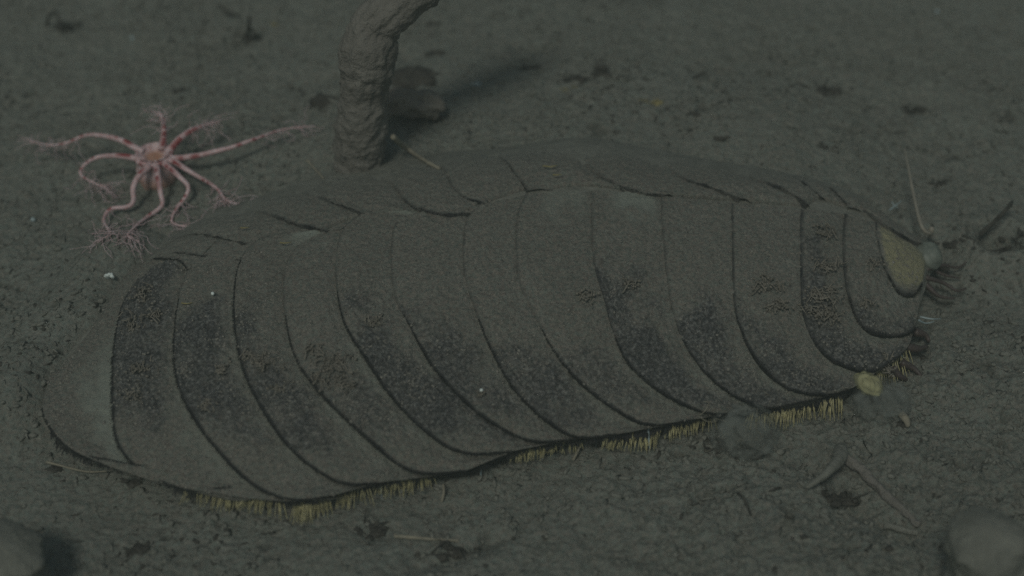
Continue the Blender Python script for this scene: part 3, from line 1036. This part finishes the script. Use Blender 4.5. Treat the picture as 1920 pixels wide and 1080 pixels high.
# foreground stumps, close to the lens and soft
for px, py, ytop, rx, lab in [(0, 1120, 1014, .064, "blurred squat stump at the near left corner"), (1852, 1130, 988, .060, "blurred brownish stump at the near right corner")]:
    b0 = on_ground(px, py)
    r = ray(px, ytop)
    tp = CAM + r * ((b0[1] - CAM[1]) / r[1])
    top = tp[2] - b0[2]
    P = spline([b0 - np.array([0, 0, .03]), b0 + (tp - b0) * .4, b0 + (tp - b0) * .8, tp], 70)
    R = rx * np.concatenate([np.linspace(1.15, 1, 60), np.sqrt(np.linspace(1, .02, 10))])
    tag(put("stump", tube(P, R, 60, .22, 14, seed=px * .01), M_MUD, loc=b0), lab, "sponge", )

# ------------------------------------------------------------------ floc clumps, yellow jelly
p = on_ground(1392, 835)
fl = tag(put("floc_clump", blob(p + np.array([0, 0, .035]), (.064, .05, .058), 60, 40, .13, 8, 1.5), M_FLOC, loc=p), "round fuzzy grey floc clump against the worm's lower edge", "floc")
bag = Bag()
for i in range(26):
    c = p + np.array([rng.normal(0, .03), rng.normal(0, .025), .05 + rng.normal(0, .025)])
    pp = [c]
    d = rng.normal(0, 1, 3)
    for _ in range(4):
        d = d / np.linalg.norm(d) + rng.normal(0, .5, 3)
        pp.append(pp[-1] + d / np.linalg.norm(d) * .010)
    bag.add(*tube(spline(pp, 9), .0007, 4, caps=False))
V, F = bag.out()
mesh_obj("threads", V, F, M_TWIG, fl)["kind"] = "stuff"
p = on_ground(1650, 770)
tag(put("floc_clump", blob(p + np.array([0, 0, .025]), (.058, .045, .044), 50, 36, .14, 8, 5.5), M_FLOC, loc=p), "thin grey floc clump below the yellow jelly lump", "floc")
p = on_ground(1630, 745)
V, F = blob(np.zeros(3), (.030, .020, .020), 40, 28, .14, 8, 9.0)
c, s = math.cos(-.9), math.sin(-.9)
V = V @ np.array([[c, s, 0], [-s, c, 0], [0, 0, 1]])
tag(mesh_obj("jelly_lump", V + at(1628, 720, .066), F, M_YFLOC, loc=p), "small yellow jelly lump beside the worm's front bristles", "jelly")

# ------------------------------------------------------------------ curved horn-like tube and rods at lower right
P = spline([on_ground(1578, 838, .035), on_ground(1572, 862, .05), on_ground(1552, 885, .045), on_ground(1530, 903, .025), on_ground(1513, 914, .008)], 50)
tag(put("curved_tube", tube(P, np.linspace(.016, .004, 50) * np.concatenate([np.linspace(.6, 1, 8), np.ones(42)]), 20, .10, 30, seed=2.), M_MUD, loc=P[0]),
    "curved tusk-like silt-covered tube tapering to the lower left", "tube")
P = spline([on_ground(1572, 845, .010), on_ground(1612, 880, .010), on_ground(1660, 925, .004), on_ground(1722, 985, .004)], 60)
tag(put("buried_rod", tube(P, np.linspace(.010, .007, 60), 24, .45, 36, seed=6.), M_STALK, loc=P[0]), "half-buried silt-covered rod running down right from the curved tube", "rod")
P = spline([on_ground(1660, 985, .006), on_ground(1690, 993, .008), on_ground(1720, 998, .006)], 24)
tag(put("mud_roll", tube(P, np.linspace(.007, .005, 24), 14, .4, 40, seed=1.), M_MUD, loc=P[0]), "short pale mud roll at the foot of the buried rod", "mud lump")
p = on_ground(1478, 980)
P = np.stack([p + np.array([0, 0, z]) for z in np.linspace(-.02, .018, 8)])
V, F = tube(P, .0085, 20, .08, 60, caps=False)
V2, F2 = tube(P[::-1], .0065, 20, .05, 60, caps=False)
bag = Bag(); bag.add(V, F); bag.add(V2, F2)
k = len(V)
j = np.arange(20)
Vt, Ft = bag.out()
ringo = 7 * 20 + j
tagt = tag(mesh_obj("worm_tube", Vt, np.vstack([Ft]), M_MUD, loc=p), "tiny open ring-mouthed tube standing in the mud", "tube")
put("tube_mouth_shade", tube(P[:4] + np.array([0, 0, .012]), .0064, 16, 0), M_DETRITUS_SHADE, tagt)  # dark plug painting the shade inside the open tube

# ------------------------------------------------------------------ twigs and scraps
TWIGS = [
    ([(736, 256, .09), (768, 282, .13), (800, 303, .16), (824, 316, .17)], .0062, M_TWIG, "straight tan twig lying on the worm's far side by the stalk"),
    ([(740, 1005, .006), (800, 1010, .009), (862, 1014, .006)], .0035, M_TWIG, "thin pale twig lying flat on the near mud"),
    ([(575, 300, .01), (592, 318, .012), (606, 334, .012)], .0028, M_TWIG, "short thin pale stick between the anemone and the stalk"),
    ([(1240, 168, .005), (1270, 158, .014), (1300, 146, .018), (1322, 134, .018)], .0045, M_DETRITUS_SHADE, "dark slanting twig beside the yellow scrap, upper middle"),
    ([(1345, 218, .006), (1362, 221, .008), (1384, 223, .006)], .006, M_DETRITUS_SHADE, "short dark twig lying flat, upper of the two at right of middle"),
    ([(1340, 260, .006), (1355, 260, .008), (1368, 258, .006)], .006, M_DETRITUS_SHADE, "very short dark twig, lower of the two at right of middle"),
    ([(1838, 440, .02), (1868, 412, .05), (1885, 395, .055), (1898, 378, .05)], .0055, M_DETRITUS_SHADE, "dark thin twig leaning over the burrow mouth at right"),
    ([(88, 48, .004), (92, 32, .035), (104, 22, .06), (112, 40, .05), (132, 52, .01)], .0045, M_DETRITUS_SHADE, "looped dark twig standing at the upper left"),
    ([(458, 78, .0), (466, 55, .04), (468, 30, .09)], .006, M_DETRITUS_SHADE, "small upright dark twig, upper left of the stalk"),
    ([(466, 50, .03), (478, 62, .03), (475, 78, .0)], .0045, M_DETRITUS_SHADE, "bent side twig against the small upright dark twig"),
    ([(410, 10, .01), (428, 24, .012), (450, 28, .008)], .005, M_DETRITUS_SHADE, "dark bent twig near the top edge at left"),
    ([(1075, 862, .006), (1082, 848, .02), (1090, 830, .03)], .003, M_TWIG, "pale stem leaning on the worm's lower edge"),
    ([(828, 940, .004), (832, 925, .014), (831, 908, .02)], .0028, M_TWIG, "short pale stem standing in mud below the worm"),
    ([(1383, 925, .004), (1395, 935, .02), (1408, 965, .004)], .0028, M_DETRITUS_SHADE, "fine dark curved stem left of the worm tube"),
    ([(1668, 394, .03), (1678, 386, .035), (1690, 377, .03)], .0018, M_GLASSY, "tiny pale needle crossing near the worm's head"),
    ([(1672, 379, .03), (1678, 386, .034), (1684, 390, .03)], .0015, M_GLASSY, "tiniest pale needle crossing another near the head"),
    ([(1690, 775, .008), (1700, 790, .012), (1702, 800, .01)], .008, M_TWIG, "small pale pebble-like stub in mud right of the floc"),
    ([(88, 866, .006), (110, 872, .008), (160, 884, .006), (200, 884, .005)], .0025, M_TWIG, "faint pale straw below the worm's tail"),
]
for pts, r, m, lab in TWIGS:
    raw = []
    for x, y, z in pts:
        b = at(x, y, z)
        g = gz(b[0], b[1])
        raw.append(at(x, y, max(z, g + r * .4) if z > .1 else z + g))
    P = spline(raw, 24)
    tag(put("twig", tube(P, np.linspace(r, r * .6, 24), 9, .25, 50, seed=r * 700 + pts[0][0]), m, loc=P[0]), lab, "twig")


def ragged(px, py, n, size, name, lab, cat, mat, flat=.5):
    """a clump of ragged flakes and stems joined as one thing"""
    c = on_ground(px, py)
    bag = Bag()
    bag.add(*blob(c, np.array([.85, .5, .14]) * size, 30, 18, .38, 12, px))
    for i in range(n):
        q = c + np.array([rng.normal(0, size * .6), rng.normal(0, size * .35), abs(rng.normal(0, size * .25))])
        q[2] = max(gz(q[0], q[1]), q[2] - .004)
        if i % 2:
            bag.add(*blob(q, rng.uniform(.15, .5, 3) * size * np.array([1, 1, flat]), 10, 8, .5, 10, i + px))
        else:
            d = np.array([rng.normal(), rng.normal(0, .6), rng.uniform(-.1, .6)])
            d /= np.linalg.norm(d)
            bag.add(*tube(spline([q, q + d * size * .5, q + d * size + rng.normal(0, size * .2, 3)], 6), np.linspace(.10, .04, 6) * size, 5, .3, 40, seed=i))
    return tag(put(name, bag.out(), mat, loc=c), lab, cat)


CL = [(118, 52, 16, .022, "dark ragged detritus under the looped twig at upper left"), (470, 74, 12, .02, "dark detritus at the foot of the small upright twig"),
      (1000, 128, 8, .018, "short dark detritus streak left of the long dark ridge"), (1080, 148, 16, .022, "left part of the dark crumbly ridge, upper middle"),
      (1128, 140, 22, .026, "peak of the dark crumbly ridge, upper middle"), (1172, 152, 10, .016, "right tail of the dark crumbly ridge, upper middle"),
      (1435, 142, 8, .018, "small dark round clump right of the slanting twig"), (1545, 170, 16, .028, "dark broken clump in the upper right mud"),
      (1715, 212, 18, .026, "dark ragged clump in the mud above the worm's feeler"), (1860, 168, 6, .012, "tiny dark clump near the right edge, upper"),
      (1765, 344, 10, .015, "small dark clump right of the worm's feeler tip"), (1878, 478, 26, .026, "black clump standing in for the shade in the burrow mouth at right"),
      (705, 998, 18, .020, "dark plug of detritus on the mud below the worm's middle"), (390, 92, 8, .012, "tiny dark flecks clump, left of the small upright twig"),
      (1690, 795, 12, .016, "dark ragged detritus in mud right of the floc"), (335, 172, 10, .016, "dark smudge of detritus above the anemone"),
      (1300, 215, 8, .014, "small dark tuft left of the flat dark twigs"), (820, 100, 8, .022, "dark patch of detritus right of the stalk's bend"), (815, 45, 6, .016, "dark fleck beneath the stalk's upper bend"),
      (1545, 276, 8, .012, "tiny dark clump above the worm's front half"), (1785, 460, 14, .018, "dark ragged detritus right of the worm's head"), (1770, 505, 12, .02, "dark shaggy detritus under the worm's palps"),
      (1400, 850, 14, .024, "dark crumbly detritus beneath the round floc"), (1345, 840, 12, .022, "dark crumbs left of the round floc"), (1560, 935, 10, .018, "dark clump standing in for shade in the fork under the curved tube"),
      (1590, 940, 14, .02, "dark clump standing in for the shaded hollow below the buried rod"), (250, 905, 10, .016, "dark detritus below the tail's dark fringe"), (100, 880, 8, .014, "dark smear of detritus below the tail tip"),
      (850, 1035, 16, .026, "dark clump along the near furrow"), (255, 1035, 12, .02, "dark flecks clump at the bottom left")]
for x, y, n, s, lab in CL:
    ragged(x, y, n, s, "detritus_shade_clump", lab, "detritus", M_DETRITUS_SHADE)  # clumps in the burrow, fork and rod hollow are painted shade
YS = [(1063, 172, .016, "yellow scrap on the upper mud, left of the two"), (1232, 192, .016, "yellow scrap on the upper mud, right of the two"), (515, 46, .010, "small yellow scrap by the small upright twig"),
      (790, 1, .008, "tiny yellow scrap by the top edge")]
for x, y, s, lab in YS[:3]:
    ragged(x, y, 5, s, "yellow_scrap", lab, "scrap", M_YELLOW)
ragged(895, 157, 5, .010, "shell_bit", "bluish white shell bit right of the stalk's shadow", "shell", M_GLASSY)
p = on_ground(206, 520, .012)
bag = Bag()
for i in range(9):
    a = i / 9 * 4.4
    c = p + np.array([math.cos(a) * .0062, rng.normal(0, .002), math.sin(a) * .0055 + .003])
    bag.add(*blob(c, (.0045, .003, .0032), 10, 8, .3, 8, i))
tag(put("shell_fragment", bag.out(), M_SHELL, loc=p), "bright white shell fragment at the upper edge of the worm's tail", "shell")
for x, y, lab in [(62, 412, "tiny white grain left of the anemone"), (1757, 22, "tiny pale grain at the upper right"), (248, 72, "faint pinkish grain at the upper left")]:
    p = on_ground(x, y, .004)
    tag(put("grain", blob(p, (.006, .005, .005), 12, 10, .3, 8, x), M_GLASSY, loc=p), lab, "grain")
# yellow curls and white grains lying on the worm
for x, y, w, lab in [(1030, 322, .014, "yellow curl on the worm's far plates, middle"), (1045, 338, .008, "smaller yellow scrap below the yellow curl"), (462, 438, .008, "yellow crescent on the far plate near the tail"),
                     (535, 464, .010, "yellow crescent on the near plate's top near the tail"), (352, 578, .010, "yellow strand on the plates above the tail")]:
    s, v = body_sv(x, y)
    c = back(np.array([s]), np.array([v]), .014)[0]
    P = spline([c + np.array([-w, 0, 0]), c + np.array([0, -w * .5, .003]), c + np.array([w, w * .1, 0])], 10)
    tag(put("yellow_curl", tube(P, np.linspace(.0018, .0009, 10), 6, .3, 60), M_YELLOW, loc=c), lab, "scrap")
for x, y, lab in [(902, 738, "round white grain on a middle plate of the worm"), (402, 562, "bright white grain on a hind plate of the worm")]:
    s, v = body_sv(x, y)
    c = back(np.array([s]), np.array([v]), .017)[0]
    tag(put("grain", blob(c, (.0035, .0035, .0035), 10, 8, .2, 8, x), M_SHELL, loc=c), lab, "grain")

# ------------------------------------------------------------------ loose crumbs
def scatter(name, n, rmin, rmax, mat, lab, region, flat=.7, power=3.0, embed=.2, subd=1.0):
    pts = []
    while len(pts) < n:
        x, y = rng.uniform(-1.3, 1.3, 4000), rng.uniform(-.76, 1.15, 4000)
        w = region(x, y)
        k = rng.uniform(0, 1, 4000) < w
        pts += list(zip(x[k], y[k]))
    pts = np.array(pts[:n])
    r = rmin + (rmax - rmin) * rng.uniform(0, 1, n) ** power
    z, _ = ground_z(pts[:, 0], pts[:, 1])
    q = rng.normal(size=(n, 12, 1)) * .34 + 1
    ang = rng.uniform(0, 6.28, n)
    S = ICO_V[None] * q
    el = rng.uniform(.8, 2.2, n)
    S = S * np.stack([el, 1 / el, np.full(n, flat)], 1)[:, None]
    c, s = np.cos(ang)[:, None], np.sin(ang)[:, None]
    S = np.stack([S[..., 0] * c - S[..., 1] * s, S[..., 0] * s + S[..., 1] * c, S[..., 2]], -1)
    V = S * r[:, None, None] + np.stack([pts[:, 0], pts[:, 1], z + r * embed], 1)[:, None]
    F = (ICO_F[None] + (np.arange(n) * 12)[:, None, None]).reshape(-1, 3)
    o = mesh_obj(name, V.reshape(-1, 3), F, mat)
    return tag(o, lab, None, None, "stuff")


scatter("sediment_crumbs", 15000, .0012, .0075, M_MUD, "loose crumbs of silt over the seabed",
        lambda x, y: np.clip(.25 + .9 * sstep(0, .5, perlin(x * 3 + 9, y * 3)) + .5 * sstep(.1, -.4, y) * sstep(-.2, .5, x), 0, 1))
scatter("dark_flecks", 4200, .0012, .0065, M_DETRITUS_SHADE, "dark organic flecks strewn over the seabed",
        lambda x, y: np.clip(.12 + .9 * sstep(.1, .6, perlin(x * 2.6 + 40, y * 2.6)), 0, 1), flat=.35, embed=.1)

# ------------------------------------------------------------------ the water's own haze
HZ = 0.030
if HZ > 0:
    bz0, bz1 = -1.2, CAM[2] + .35
    bx, by0, by1 = 75, -75, 75
    V = [(-bx, by0, bz0), (bx, by0, bz0), (bx, by1, bz0), (-bx, by1, bz0), (-bx, by0, bz1), (bx, by0, bz1), (bx, by1, bz1), (-bx, by1, bz1)]
    F = [(0, 3, 2, 1), (4, 5, 6, 7), (0, 1, 5, 4), (1, 2, 6, 5), (2, 3, 7, 6), (3, 0, 4, 7)]
    hm = bpy.data.materials.new("murky_water")
    hm.use_nodes = True
    nt = hm.node_tree
    nt.nodes.clear()
    out = nt.nodes.new("ShaderNodeOutputMaterial")
    pv = nt.nodes.new("ShaderNodeVolumePrincipled")
    pv.inputs["Color"].default_value = (.72, .80, .74, 1)
    pv.inputs["Density"].default_value = HZ
    nt.links.new(pv.outputs[0], out.inputs["Volume"])
    hz_o = mesh_obj("haze", V, F, hm, smooth=False)
    tag(hz_o, "murky green-grey deep water over the seabed", None, None, "stuff")
